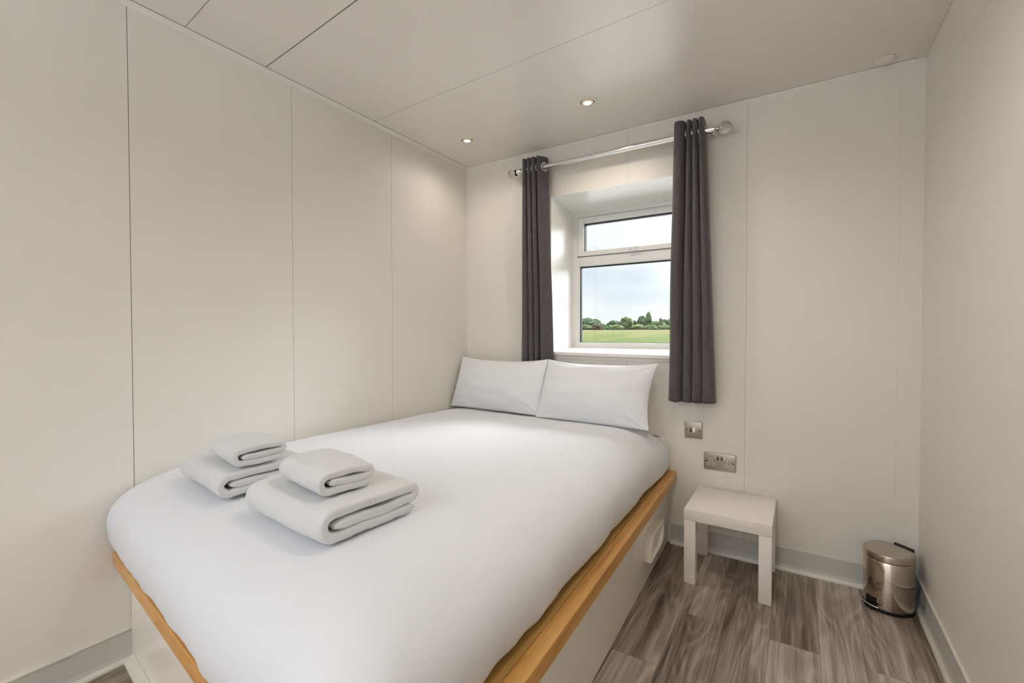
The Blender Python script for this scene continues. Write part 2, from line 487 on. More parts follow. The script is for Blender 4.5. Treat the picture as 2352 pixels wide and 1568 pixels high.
hexa(bm, [(px_edge(-e0) - .018, -e0, .0005), (px_edge(-1.99) - .018, -1.985, .0005), (px_edge(-1.99), -1.985, .0005), (px_edge(-e0), -e0, .0005),
          (px_edge(-e0) - .018, -e0, RZ0), (px_edge(-1.99) - .018, -1.985, RZ0), (px_edge(-1.99), -1.985, RZ0), (px_edge(-e0), -e0, RZ0)], .001)
mesh_obj('side_panel', bm, M['bed_panel'], bed)
bm = bmesh.new()
xe = px_edge(-1.99) - .02
hexa(bm, [(e0, foot_edge(0, PO), .0005), (xe, foot_edge(xe, PO), .0005), (xe, foot_edge(xe, PO + .018), .0005), (e0, foot_edge(0, PO + .018), .0005),
          (e0, foot_edge(0, PO), RZ0), (xe, foot_edge(xe, PO), RZ0), (xe, foot_edge(xe, PO + .018), RZ0), (e0, foot_edge(0, PO + .018), RZ0)], .001)
mesh_obj('foot_panel', bm, M['bed_panel'], bed)
# pale cove strip at the foot panel's base
bm = bmesh.new()
prof = [(0, .0005), (.026, .0005), (.025, .006), (.012, .012), (.004, .022), (0, .024)]
A = [bm.verts.new((.022, foot_edge(.022, PO) - d - .0002, z)) for d, z in prof]
B = [bm.verts.new((xe, foot_edge(xe, PO) - d - .0002, z)) for d, z in prof]
for i in range(len(prof)):
    j = (i + 1) % len(prof); bm.faces.new((A[i], A[j], B[j], B[i]))
bm.faces.new(A); bm.faces.new(B[::-1])
mesh_obj('cove_strip', bm, M['seal'], bed)
# moulded white pull on the side panel near the window wall
bm = bmesh.new()
leaf = []
ya, yb, za, zb = -.50, -.255, .112, .214
n = 10
leaf.append((ya, za))
for i in range(n + 1):                                 # rounded upper corner towards the foot
    a = pi - (pi / 2) * i / n
    leaf.append((ya + .07 + .07 * cos(a), zb - .055 + .055 * sin(a)))
leaf.append((yb, zb))
for i in range(n + 1):                                 # rounded lower corner towards the wall
    a = -(pi / 2) * i / n
    leaf.append((yb - .07 + .07 * cos(a), za + .055 + .055 * sin(a)))
xi = [px_edge(y) + .0005 for y, z in leaf]
A = [bm.verts.new((px_edge(y) + .0005, y, z)) for y, z in leaf]
B = [bm.verts.new((px_edge(y) + .034, y, z)) for y, z in leaf]
cy_, cz_ = (ya + yb) / 2, (za + zb) / 2
D = [bm.verts.new((px_edge(y) + .035, cy_ + (y - cy_) * .96, cz_ + (z - cz_) * .93)) for y, z in leaf]
E_ = [bm.verts.new((px_edge(y) + .018, cy_ + (y - cy_) * .9, cz_ + (z - cz_) * .84)) for y, z in leaf]
for P_, Q_ in ((A, B), (B, D), (D, E_)):
    for i in range(len(leaf)):
        j = (i + 1) % len(leaf); bm.faces.new((P_[i], P_[j], Q_[j], Q_[i]))
bm.faces.new(E_); bm.faces.new(A[::-1])
mesh_obj('handle', bm, M['bed_panel'], bed, 40)

# mattress (mostly under the duvet, its sheeted corner shows by the window wall)
def loop_pts(x0, x1, y0, y1, rc, n=10):
    """counter-clockwise rounded rectangle in a unit plan, with outward normals"""
    pts = []
    for cx, cy, a0 in ((x1 - rc, y1 - rc, 0), (x0 + rc, y1 - rc, pi / 2), (x0 + rc, y0 + rc, pi), (x1 - rc, y0 + rc, 1.5 * pi)):
        for i in range(n + 1):
            a = a0 + (pi / 2) * i / n
            pts.append((cx + rc * cos(a), cy + rc * sin(a), cos(a), sin(a)))
    return pts
bm = bmesh.new()
loops = []
for d, z in ((0.02, .3785), (.004, .392), (0, .41), (0, .50), (.006, .535), (.022, .556), (.05, .566), (.12, .57)):
    lp = []
    for x, y, nx, ny in loop_pts(.012, 1.345, -1.84, -.006, .07):
        xx = x - nx * d; yy = y - ny * d
        if yy < -.06: xx = min(xx, 1.285 - d)           # the duvet squeezes it in below the pillows
        lp.append(bm.verts.new((xx, yy, z)))
    loops.append(lp)
for a, b in zip(loops, loops[1:]):
    for i in range(len(a)):
        bm.faces.new((a[i], a[(i + 1) % len(a)], b[(i + 1) % len(a)], b[i]))
bm.faces.new(loops[-1]); bm.faces.new(loops[0][::-1])
mt = mesh_obj('mattress', bm, M['sheet'], None, 60)
tag(mt, 'white sheeted mattress showing only its corner between duvet and window wall', 'mattress')

# duvet: loops from the hanging hem up over the soft edge to the flat top
def duvet():
    bm = bmesh.new()
    NS = 44                                            # points per side
    x0, x1, y0, y1 = 0., 1., 0., 1.
    # outline in metres on an un-skewed plan; u across (wall -> room), v along (head -> foot)
    def outline(d):
        X0, X1, Y0, Y1 = .006, 1.352, -1.905, -.072
        rc = .10
        pts = []
        def seg(a, b, m):
            for i in range(m): pts.append((a[0] + (b[0] - a[0]) * i / m, a[1] + (b[1] - a[1]) * i / m))
        def arc(cx, cy, r, a0, m):
            for i in range(m):
                a = a0 + (pi / 2) * i / m; pts.append((cx + r * cos(a), cy + r * sin(a)))
        dr, df, dl, db = d, d * .95, d * .35, d * .5   # inset per side: room, foot, wall, head
        a, b, c, e = X0 + dl, X1 - dr, Y0 + df, Y1 - db
        r = max(.045, rc - d * .2); s = .022 + max(0, d) * .35; q = .035 + max(0, d) * .4
        seg((b, c + r), (b, e - s), 70); arc(b - s, e - s, s, 0, 12)
        seg((b - s, e), (a + s, e), 40); arc(a + s, e - s, s, pi / 2, 12)
        seg((a, e - s), (a, c + q), 70); arc(a + q, c + q, q, pi, 12)
        seg((a + q, c), (b - r, c), 40); arc(b - r, c + r, r, 1.5 * pi, 12)
        return pts
    def warp(x, y):
        # follow the slightly skewed base
        t = -y / 1.905
        xr = -.022 + .055 * max(0, t) + .02 * max(0, 1 - t / .12) * 0
        yy = y + (-.158 * (x / 1.352) * t + .004 * (1 - x / 1.352) * t)
        return x + xr * (x / 1.352), yy
    Rr, h = .23, .248
    prof = []
    K = 22
    prof += [(.012, -.004), (.000, .002), (-.010, .02), (-.017, .05), (-.019, .085)]
    z1 = .085
    for i in range(1, K + 1):
        a = (pi / 2) * i / K
        dd = Rr * (1 - cos(a) ** .92); zz = z1 + (h - z1) * sin(a) ** .98
        prof.append((-.019 + dd * 1.08, zz))
    L = []
    for d, z in prof:
        L.append([(x, y, z) for x, y in outline(d)])
    last = outline(prof[-1][0])
    cx0, cy0, cy1 = .66, -.55, -1.4
    for k in range(1, 13):
        f = k / 13
        row = []
        for x, y in last:
            ty = min(max(y, cy1), cy0)
            row.append((x + (cx0 - x) * f, y + (ty - y) * f, h + .006 * sin(f * pi / 2)))
        L.append(row)
    rows = []
    for li, row in enumerate(L):
        vs = []
        for i, (x, y, z) in enumerate(row):
            X, Y = warp(x, y)
            hem = max(0, 1 - z / .16)
            # the hem wanders along the room side and foot
            w1 = noise.noise(Vector((X * 5, Y * 5, 3))) * .012 * hem
            w2 = noise.noise(Vector((X * 16, Y * 16, 9))) * .006 * hem
            soft = noise.noise(Vector((X * 2.3, Y * 2.3, z * 2))) * .006 + noise.noise(Vector((X * 9, Y * 9, z * 6))) * .0018
            top = min(1, z / h)
            zz = .3865 + z + soft * (.25 + .75 * top) * .9
            if x > .2: X += w1 + w2 - .007 * hem * min(1, max(0, (-y - .2) / .3))
            else: X += 0
            if y < -1.7: Y += (w1 + w2) * .8 + .008 * hem
            X = max(X, .003)
            if z < .03: zz = max(zz, .3825)
            # head end settles a little under the pillows
            zz -= .014 * max(0, 1 - (-y) / .5) * top
            vs.append(bm.verts.new((X, Y, zz)))
        rows.append(vs)
    n = len(rows[0])
    for a, b in zip(rows, rows[1:]):
        for i in range(n):
            bm.faces.new((a[i], a[(i + 1) % n], b[(i + 1) % n], b[i]))
    # close the seam along the middle line
    bmesh.ops.holes_fill(bm, edges=[e for e in bm.edges if e.is_boundary and all(v in set(rows[-1]) for v in e.verts)], sides=0)
    # the head end is open, the mattress shows there
    cut = [f for f in bm.faces if f.calc_center_median().y > (-.135 if .05 < f.calc_center_median().x < 1.30 else -.085) and f.calc_center_median().z < .598 and f.calc_center_median().x < 1.315]
    bmesh.ops.delete(bm, geom=cut, context='FACES')
    o = mesh_obj('duvet', bm, M['duvet'], None, 180)
    return o
dv = duvet()
tag(dv, 'thick plain white duvet covering the whole oak-edged bed', 'duvet')

# ------------------------------------------------------------------ pillows
def pillow(label, cx, by, bz, wid, hei, tilt, rz, seed, pin, t=.082):
    NU, NV = 72, 48
    bm = bmesh.new()
    def pt(u, v, s):
        # u,v in -1..1
        x = u * wid / 2 * (1 - (pin[0] if u < 0 else pin[1]) * (1 - v * v) * abs(u) ** 3)
        z = v * hei / 2 * (1 - .05 * (1 - abs(u) ** 2.4) * abs(v) ** 3 * (2.9 if v > 0 else .3))
        prof = max(0, (1 - abs(u) ** 2.5)) ** .7 * max(0, (1 - abs(v) ** 2.2)) ** .7
        y = s * t * prof
        cor = (abs(u) ** 3) * (abs(v) ** 3)
        wr = noise.noise(Vector((u * 3 + seed, v * 3, s))) * .007 + noise.noise(Vector((u * 7 + seed, v * 5, s * 3))) * .0022
        # drag lines pulled into the corners
        ang = math.atan2(1 - abs(v) + .02, 1 - abs(u) + .02)
        wr += .015 * sin(ang * 12 + seed) * max(0, 1 - sqrt((1 - abs(u)) ** 2 + (1 - abs(v)) ** 2) / .55) * (1 - cor)
        y += s * wr * min(1, prof * 2.2)
        if s > 0: y *= .62
        return Vector((x, y, z))
    F, B = {}, {}
    for i in range(NU + 1):
        for j in range(NV + 1):
            u = sin((2 * i / NU - 1) * pi / 2) * .55 + (2 * i / NU - 1) * .45
            v = sin((2 * j / NV - 1) * pi / 2) * .55 + (2 * j / NV - 1) * .45
            F[i, j] = bm.verts.new(pt(u, v, -1))
            B[i, j] = F[i, j] if i in (0, NU) or j in (0, NV) else bm.verts.new(pt(u, v, 1))
    for i in range(NU):
        for j in range(NV):
            bm.faces.new((F[i, j], F[i + 1, j], F[i + 1, j + 1], F[i, j + 1]))
            bm.faces.new((B[i, j], B[i, j + 1], B[i + 1, j + 1], B[i + 1, j]))
    mt_ = Matrix.Translation((cx, by, bz)) @ Matrix.Rotation(rz, 4, 'Z') @ Matrix.Rotation(-tilt, 4, 'X') @ Matrix.Translation((0, 0, hei / 2))
    bmesh.ops.transform(bm, matrix=mt_, verts=bm.verts)
    o = mesh_obj('pillow', bm, M['pillow'], None, 180)
    tag(o, label, 'pillow', 'white pillows propped at the bed head')
    return o
pillow('white pillow at the bed head in the corner between both walls', .341, -.205, .632, .652, .335, radians(21), radians(-2), 1.3, (.03, .0))
pillow('white pillow at the bed head propped under the window sill', .985, -.255, .630, .64, .345, radians(24), radians(-3), 5.1, (.012, .075))

# ------------------------------------------------------------------ towels
def towel(name, label, x0, x1, y0, L, z, rz, thick, seed, grp, pivot):
    a = thick / 2 * .97
    T = thick
    zb, zm, zt = T * .5, T * 1.5, T * 2.5
    path = []
    def add(u, zz): path.append((u, zz))
    m = 16
    # bottom layer from the back edge to the fold
    for i in range(m): add(L - .022 - (L - .022 - 1.55 * T) * i / m, zb)
    for i in range(14):
        t = pi * i / 13
        add(1.55 * T - T * sin(t) * 1.02, zm - T * cos(t))
    for i in range(1, m + 1): add(1.55 * T + (L - 1.05 * T - 1.55 * T) * i / m, zt + .004 * sin(pi * i / m))
    for i in range(1, 9):
        t = pi * i / 9
        add(L - 1.05 * T + .5 * T * sin(t) * 1.05, zt - .5 * T + .5 * T * cos(t))
    for i in range(0, m + 1): add(L - 1.05 * T - (L - 1.05 * T - 1.5 * T) * i / m, zm - .12 * T * sin(pi * i / m))
    NX = 60
    bm = bmesh.new()
    slices = []
    for k in range(NX + 1):
        f = .5 - .5 * cos(pi * k / NX)
        x = x0 + (x1 - x0) * f
        dend = min(x - x0, x1 - x)
        rr = min(1, dend / (.9 * a))
        at = a * (.30 + .70 * sqrt(max(0, 1 - (1 - rr) ** 2)))
        Lp, Rp = [], []
        for i, (u, zz) in enumerate(path):
            p0 = path[max(i - 1, 0)]; p1 = path[min(i + 1, len(path) - 1)]
            tx, tz = p1[0] - p0[0], p1[1] - p0[1]
            ln = math.hypot(tx, tz) or 1
            nx, nz = -tz / ln, tx / ln
            endf = 1.
            for q in (i, len(path) - 1 - i):
                if q < 2: endf = min(endf, (.35, .8)[q])
            jit = noise.noise(Vector((x * 14 + seed, u * 14, zz * 30))) * .0035 + noise.noise(Vector((x * 70 + seed, u * 70, zz * 70))) * .0016
            sag = noise.noise(Vector((x * 5 + seed, u * 5, 1))) * .004 * (zz / (3 * T))
            # the folded cloth slumps at both ends
            drop = -.10 * T * max(0, 1 - dend / .05) * (zz / T - .5) * .55
            yo = y0 + u + noise.noise(Vector((x * 6, seed, zz * 9))) * .004
            for P_, s in ((Lp, 1), (Rp, -1)):
                h_ = at * endf
                P_.append(bm.verts.new((x, yo + nx * h_ * s + jit * nx, max(zz + nz * h_ * s + jit * abs(nz) + sag + drop, .0004) + z)))
        slices.append((Lp, Rp))
    n = len(path)
    for (L0, R0), (L1, R1) in zip(slices, slices[1:]):
        for i in range(n - 1):
            bm.faces.new((L0[i], L0[i + 1], L1[i + 1], L1[i]))
            bm.faces.new((R0[i], R1[i], R1[i + 1], R0[i + 1]))
        for i in (0, n - 1):
            bm.faces.new((L0[i], L1[i], R1[i], R0[i]))
    for (Lp, Rp) in (slices[0], slices[-1]):
        for i in range(n - 1):
            bm.faces.new((Lp[i], Lp[i + 1], Rp[i + 1], Rp[i]))
    px, py = pivot
    bmesh.ops.transform(bm, matrix=Matrix.Translation((px, py, 0)) @ Matrix.Rotation(rz, 4, 'Z') @ Matrix.Translation((-px, -py, 0)), verts=bm.verts)
    o = mesh_obj(name, bm, M['towel'], None, 180)
    tag(o, label, 'towel', grp)
    return o
TZ = .6425
towel('bath_towel', 'large folded white bath towel under a smaller one, nearest the bed foot', .716, 1.062, -1.870, .285, TZ, radians(-4), .0262, 2.1, 'folded bath towels on the duvet', (1.062, -1.870))
towel('hand_towel', 'small folded white towel on top of the stack nearest the bed foot', .795, 1.006, -1.832, .150, TZ + .0845, radians(-9), .0198, 4.6, 'folded hand towels on the bath towels', (1.006, -1.832))
towel('bath_towel', 'large folded white bath towel under a smaller one, near the panelled wall', .250, .578, -1.843, .262, TZ, radians(-7), .0245, 7.9, 'folded bath towels on the duvet', (.578, -1.843))
towel('hand_towel', 'small folded white towel on top of the stack near the panelled wall', .378, .582, -1.805, .152, TZ + .079, radians(-9), .0192, 9.2, 'folded hand towels on the bath towels', (.582, -1.805))

# ------------------------------------------------------------------ curtain rod and curtains
RY, RZ = -.08, 2.068
rod = thing('curtain_rod', 'chrome curtain rod with clear ball finials above the window', 'curtain rod', (1.009, 0, RZ))
def local(bm): bmesh.ops.translate(bm, vec=(-1.009, 0, -RZ), verts=bm.verts); return bm
bm = bmesh.new(); tube(bm, [(.452, RY, RZ), (1.06, RY, RZ)], .0135, 20); mesh_obj('pole', local(bm), M['chrome'], rod, 40)
bm = bmesh.new(); tube(bm, [(1.055, RY, RZ), (1.553, RY, RZ)], .0155, 20); mesh_obj('sleeve', local(bm), M['chrome'], rod, 40)
for s, fx in ((-1, .418), (1, 1.599)):
    bm = bmesh.new()
    end = .452 if s < 0 else 1.553
    lathe(bm, [(0, 0), (.0165, 0), (.0165, s * .012), (.011, s * .016), (.011, s * .022), (.019, s * .03), (.022, s * .036), (0, s * .037)] if False else
          [(0, -s * .026), (.0178, -s * .026), (.0178, -s * .008), (.0105, -s * .004), (.0085, s * .004), (.013, s * .012), (.0155, s * .02), (0, s * .0202)], 24, (end, RY, RZ), 'X')
    fin = mesh_obj('finial', local(bm), M['chrome'], rod, 40)
    bm = bmesh.new()
    bmesh.ops.create_uvsphere(bm, u_segments=32, v_segments=20, radius=.030)
    bmesh.ops.translate(bm, vec=(fx, RY, RZ), verts=bm.verts)
    mesh_obj('ball', local(bm), M['ball'], fin, 180)
    bm = bmesh.new()
    lathe(bm, [(0, 0), (.006, 0), (.006, s * .018), (0, s * .018)], 16, (end + s * .018, RY, RZ), 'X')
    mesh_obj('core', local(bm), M['chrome'], fin, 40)
    bm = bmesh.new()
    bx_ = end - s * .008
    box(bm, bx_ - .003, bx_ + .003, RY + .016, -.003, RZ - .006, RZ + .006, .002)
    lathe(bm, [(0, -.001), (.011, -.001), (.011, -.005), (.008, -.007), (0, -.007)], 24, (bx_, 0, RZ), 'Y')
    tube(bm, [(bx_ + s * .004, RY, RZ - .015), (bx_ + s * .004, RY, RZ - .026)], .004, 8)
    mesh_obj('bracket', local(bm), M['trim'], rod, 40)

def curtain(label, keys, ztop, zbot, ybot, hole_r=.0225, seed=0):
    """keys: plan zig-zag; each (x_top, y_top, x_bot, y_bot)"""
    # Catmull-Rom through the key points
    pts = []
    ks = [keys[0]] + keys + [keys[-1]]
    per = 14
    for i in range(1, len(ks) - 2):
        p0, p1, p2, p3 = ks[i - 1], ks[i], ks[i + 1], ks[i + 2]
        for k in range(per):
            t = k / per
            pts.append(tuple(.5 * (2 * b + (c - a) * t + (2 * a - 5 * b + 4 * c - d) * t * t + (3 * b - a - 3 * c + d) * t ** 3) for a, b, c, d in zip(p0, p1, p2, p3)))
    pts.append(keys[-1])
    NZ = 110
    bm = bmesh.new()
    g = []
    zs = []
    for j in range(NZ + 1):
        f = j / NZ
        # finer rows near the heading, where the eyelets are
        zs.append(ztop - (ztop - zbot) * (f ** 1.35))
    for j, z in enumerate(zs):
        f = (ztop - z) / (ztop - zbot)
        fe = f ** .9
        row = []
        for i, (xt, yt, xb, yb) in enumerate(pts):
            x = xt + (xb - xt) * fe; y = yt + (yb - yt) * fe
            w = noise.noise(Vector((x * 9 + seed, z * 1.6, 0))) * .006 * min(1, f * 3)
            w2 = noise.noise(Vector((x * 7 + seed, z * 1.3, 5))) * .005 * min(1, f * 3)
            zz = z
            if j == NZ: zz = z + noise.noise(Vector((x * 24, seed, 2))) * .006
            row.append(bm.verts.new((x + w, min(y + w2, -.006), zz)))
        g.append(row)
    for j in range(NZ):
        for i in range(len(pts) - 1):
            vs = (g[j][i], g[j][i + 1], g[j + 1][i + 1], g[j + 1][i])
            c = sum((v.co for v in vs), Vector()) / 4
            if math.hypot(c.y - RY, c.z - RZ) < hole_r: continue
            bm.faces.new(vs)
    o = mesh_obj('curtain', bm, M['curtain'], None, 180, recalc=False)
    sol = o.modifiers.new('cloth_thickness', 'SOLIDIFY'); sol.thickness = .0022; sol.offset = 0
    tag(o, label, 'curtain', 'charcoal eyelet curtains at the window')
    # eyelet rings where the cloth crosses the rod
    for i in range(len(pts) - 1):
        y_a, y_b = pts[i][1] - RY, pts[i + 1][1] - RY
        if y_a * y_b < 0 or (y_a == 0 and i > 0):
            t = y_a / (y_a - y_b) if y_a != y_b else 0
            x = pts[i][0] + (pts[i + 1][0] - pts[i][0]) * t
            ang = math.atan2(pts[i + 1][1] - pts[i][1], pts[i + 1][0] - pts[i][0])
            bm = bmesh.new(); torus(bm, (0, 0, 0), .0238, .0034, 'Y')
            bmesh.ops.transform(bm, matrix=Matrix.Translation((x, RY, RZ)) @ Matrix.Rotation(ang, 4, 'Z'), verts=bm.verts)
            mesh_obj('eyelet', bm, M['chrome'], o, 180)
    return o
ZT = 2.125
# left-hand curtain: three tight folds and a wide leading panel
def hairpins(folds, yb_shift):
    """folds: (x0, x1) of each front lobe at the heading and at the hem; narrow valleys between"""
    k = []
    for n_, (a, b, c, d) in enumerate(folds):
        yf, yv = -.120, -.046
        yfb, yvb = yf + yb_shift[0], yv + yb_shift[1]
        k += [(a + .0015, yv + .006, c + .002, yvb + .006), (a, yf + .022, c, yfb + .02), (a + (b - a) * .3, yf, c + (d - c) * .3, yfb),
              (a + (b - a) * .75, yf + .001, c + (d - c) * .75, yfb + .001), (b, yf + .022, d, yfb + .02), (b - .001, yv + .006, d - .002, yvb + .006)]
        if n_ < len(folds) - 1:
            k.append(((b + folds[n_ + 1][0]) / 2, yv - .001, (d + folds[n_ + 1][2]) / 2, yvb - .001))
    return k
lk = hairpins([(.503, .531, .468, .516), (.535, .560, .521, .556), (.564, .590, .562, .594)], (.048, .026))
lk += [(.596, -.046, .600, -.022), (.602, -.100, .606, -.05), (.608, -.122, .614, -.072), (.624, -.105, .646, -.070), (.638, -.080, .664, -.052), (.648, -.058, .676, -.034)]
curtain('charcoal eyelet curtain above the pillows, its eyelet ring showing', lk, ZT, .79, -.05, seed=1.7)
rk = [(1.378, -.118, 1.350, -.098), (1.390, -.130, 1.366, -.118), (1.410, -.128, 1.392, -.120), (1.424, -.112, 1.406, -.100), (1.4285, -.075, 1.411, -.070), (1.4315, -.047, 1.4155, -.048)]
rk += hairpins([(1.434, 1.453, 1.418, 1.458), (1.458, 1.481, 1.464, 1.508), (1.486, 1.510, 1.514, 1.566)], (.004, -.002))
curtain('charcoal eyelet curtain hanging beside the window above the wall switch', rk, ZT, .757, -.08, seed=4.2)

# ------------------------------------------------------------------ side table
def side_table():
    tx0, tx1, ty0, ty1, tz = 1.484, 1.822, -.368, -.016, .3275
    cx, cy = (tx0 + tx1) / 2, (ty0 + ty1) / 2
    t = thing('side_table', 'small square white lacquered side table beside the bed', 'table', (cx, cy, 0))
    bm = bmesh.new(); box(bm, tx0 - cx, tx1 - cx, ty0 - cy, ty1 - cy, tz - .049, tz, .0018, 2)
    mesh_obj('tabletop', bm, M['white_lacquer'], t, 35)
    w = .047
    for sx, sy in ((0, 0), (1, 0), (0, 1), (1, 1)):
        x = (tx0 + .001 if sx == 0 else tx1 - w - .001) - cx
        y = (ty0 + .001 if sy == 0 else ty1 - w - .001) - cy
        bm = bmesh.new(); box(bm, x, x + w, y, y + w, .0006, tz - .0496, .0015, 2)
        mesh_obj('leg', bm, M['white_lacquer'], t, 35)
side_table()

# ------------------------------------------------------------------ pedal bin
def pedal_bin():
    cx, cy = 2.2175, -.110
    b = thing('pedal_bin', 'small polished steel pedal bin in the corner of the wood floor', 'bin', (cx, cy, 0))
    bm = bmesh.new(); lathe(bm, [(0, .0005), (.081, .0005), (.0825, .003), (.0825, .012), (.080, .014), (0, .014)], 64); mesh_obj('base_ring', bm, M['black'], b, 40)
    bm = bmesh.new(); lathe(bm, [(0, .0141), (.0805, .0141), (.081, .02), (.0810, .198), (.0795, .200), (0, .200)], 80); mesh_obj('body', bm, M['steel'], b, 40)
    bm = bmesh.new(); lathe(bm, [(0, .2025), (.0815, .2025), (.0828, .204), (.0828, .222), (.0812, .227), (.0785, .2285), (.05, .2300), (0, .2305)], 80); lid = mesh_obj('lid', bm, M['steel_lid'], b, 40)
    bm = bmesh.new(); lathe(bm, [(0, .2001), (.079, .2001), (.079, .2026), (0, .2026)], 48); mesh_obj('rim', bm, M['black'], b, 40)
    # pedal towards the room, left of the front as seen
    a = radians(-118)
    ca, sa = cos(a), sin(a)
    bm = bmesh.new()
    box(bm, .068, .098, -.024, .024, .016, .021, .002)
    box(bm, .072, .094, -.017, .017, .004, .016, .002)
    bmesh.ops.transform(bm, matrix=Matrix.Rotation(a - radians(20), 4, 'Z'), verts=bm.verts)
    ped = mesh_obj('pedal', bm, M['black'], b, 35)
    bm = bmesh.new()
    tube(bm, [(.0995 * cos(q), .0995 * sin(q), .0235) for q in [radians(-24 + 48 * i / 14) for i in range(15)]], .0026, 8)
    bmesh.ops.transform(bm, matrix=Matrix.Rotation(a - radians(20), 4, 'Z'), verts=bm.verts)
    mesh_obj('bar', bm, M['chrome'], ped, 180)
    bm = bmesh.new(); box(bm, .0815, .083, -.02, .02, .016, .05, .0006)
    bmesh.ops.transform(bm, matrix=Matrix.Rotation(a - radians(20), 4, 'Z'), verts=bm.verts)
    mesh_obj('slot', bm, M['black'], b)
    # hinge and carrying grip towards the corner
    bm = bmesh.new()
    box(bm, .080, .089, -.036, .036, .205, .232, .003)
    bmesh.ops.transform(bm, matrix=Matrix.Rotation(radians(48), 4, 'Z'), verts=bm.verts)
    mesh_obj('hinge', bm, M['black'], b, 35)
pedal_bin()

# ------------------------------------------------------------------ electrics
def plate(bm, w, h, d=.0055):
    box(bm, -w / 2, w / 2, -d, -.0004, -h / 2, h / 2, .0016, 3)
def round_rect_plate(w, h, d=.0055, r=.006):
    bm = bmesh.new()
    rows = []
    for inset, y in ((0, -.0004), (0, -.003), (.0012, -.0048), (.003, -d)):
        pts = loop_pts(-w / 2 + inset, w / 2 - inset, -h / 2 + inset, h / 2 - inset, r - inset * .6, 6)
        rows.append([bm.verts.new((x, y, z)) for x, z, _, _ in pts])
    for a, b in zip(rows, rows[1:]):
        for i in range(len(a)): bm.faces.new((a[i], a[(i + 1) % len(a)], b[(i + 1) % len(a)], b[i]))
    bm.faces.new(rows[0]); bm.faces.new(rows[-1][::-1])
    return bm
def disc(x, z, r, y0, y1, n=16):
    bm = bmesh.new(); lathe(bm, [(0, y0), (r, y0), (r, y1), (0, y1)], n, (x, 0, z), 'Y'); return bm
sw = thing('light_switch', 'square brushed metal light switch below the hanging curtain', 'switch', (1.4546, 0, .6043))
mesh_obj('faceplate', round_rect_plate(.086, .086), M['nickel'], sw, 40)
bm = bmesh.new(); box(bm, -.0185, -.0075, -.0072, -.005, -.013, .013, .0012); mesh_obj('rocker', bm, M['nickel_dark'], sw, 40)
bm = bmesh.new(); hexa(bm, [(-.006, -.0056, -.013), (.010, -.0056, -.013), (.010, -.0056, .013), (-.006, -.0056, .013), (-.005, -.0125, -.011), (.009, -.0125, -.011), (.009, -.0075, .011), (-.005, -.0075, .011)], .001)
mesh_obj('dimmer', bm, M['plug_white'], sw, 40)
for x in (-.0315, .0315): mesh_obj('screw', disc(x, -.001, .0033, -.0062, -.005), M['dark'], sw, 40)
so = thing('power_socket', 'double brushed metal power socket above the white side table', 'socket', (1.5781, 0, .4573))
mesh_obj('faceplate', round_rect_plate(.147, .086), M['nickel'], so, 40)
for cx in (-.041, .041):
    for dx, dz, hw, hh in ((0, .0085, .0026, .004), (-.011, -.0125, .0034, .0026), (.011, -.0125, .0034, .0026)):
        ins = mesh_obj('pin_insert', disc(cx + dx, dz, .0072, -.0063, -.005), M['plug_white'], so, 40)
        bm = bmesh.new(); box(bm, cx + dx - hw, cx + dx + hw, -.0068, -.0062, dz - hh, dz + hh, .0003); mesh_obj('slot', bm, M['dark'], ins)
for x in (-.0085, .0095):
    bm = bmesh.new(); box(bm, x - .0048, x + .0048, -.0075, -.005, .008, .029, .0013); mesh_obj('rocker', bm, M['nickel_dark'], so, 40)
for x in (-.061, .061): mesh_obj('screw', disc(x, 0, .0032, -.0062, -.005), M['dark'], so, 40)

# ------------------------------------------------------------------ ceiling fittings
def downlight(x, y, label, power, spot=True):
    d = thing('downlight', label, 'ceiling light', (x, y, H), 0, 'recessed ceiling downlights')
    bm = bmesh.new(); lathe(bm, [(.0335, -.0005), (.0335, -.004), (.037, -.0055), (.043, -.0048), (.046, -.002), (.0462, -.0005)], 48); mesh_obj('bezel', bm, M['trim_metal'], d, 40)
    bm = bmesh.new(); lathe(bm, [(0, -.0006), (.0335, -.0006), (.0335, -.0014), (0, -.0014)], 40); mesh_obj('recess', bm, M['dark'], d)
    bm = bmesh.new(); lathe(bm, [(.0185, -.0075), (.0215, -.0085), (.0285, -.007), (.0308, -.004), (.0308, -.002), (.0185, -.002)], 40); mesh_obj('gimbal', bm, M['bulb_ring'], d, 40)
    bm = bmesh.new(); lathe(bm, [(0, -.0065), (.0125, -.0068), (.0183, -.0060), (.0183, -.0025), (0, -.0025)], 32); mesh_obj('lamp', bm, M['lamp'], d, 40)
    l = bpy.data.lights.new('downlight_beam', 'SPOT'); l.energy = power; l.color = (1, .89, .75); l.spot_size = radians(165); l.spot_blend = 1.; l.shadow_soft_size = .03
    lo = bpy.data.objects.new('downlight_beam', l); link(lo, d); lo.location = (0, 0, -.03)
    return d
M['trim_metal'] = plain('satin_white_bezel', srgb(238, 231, 220), .4)
downlight(.285, -.36, 'lit recessed downlight in the ceiling corner above the bed head', 4.5)
downlight(1.037, -.394, 'lit recessed downlight in the ceiling in front of the window', 12.5)
downlight(1.70, -1.45, 'added unseen fill downlight recessed in the ceiling over the floor beside the bed', 19)  # added out of view to brighten the table, panel and floor side
bm = bmesh.new(); lathe(bm, [(0, -.011), (.012, -.0108), (.026, -.008), (.034, -.004), (.036, -.0006), (0, -.0006)], 40, (2.19, -.062, H))
tag(mesh_obj('detector_cover', bm, M['trim'], None, 180), 'small round white ceiling cap above the pedal bin corner', 'ceiling cap')

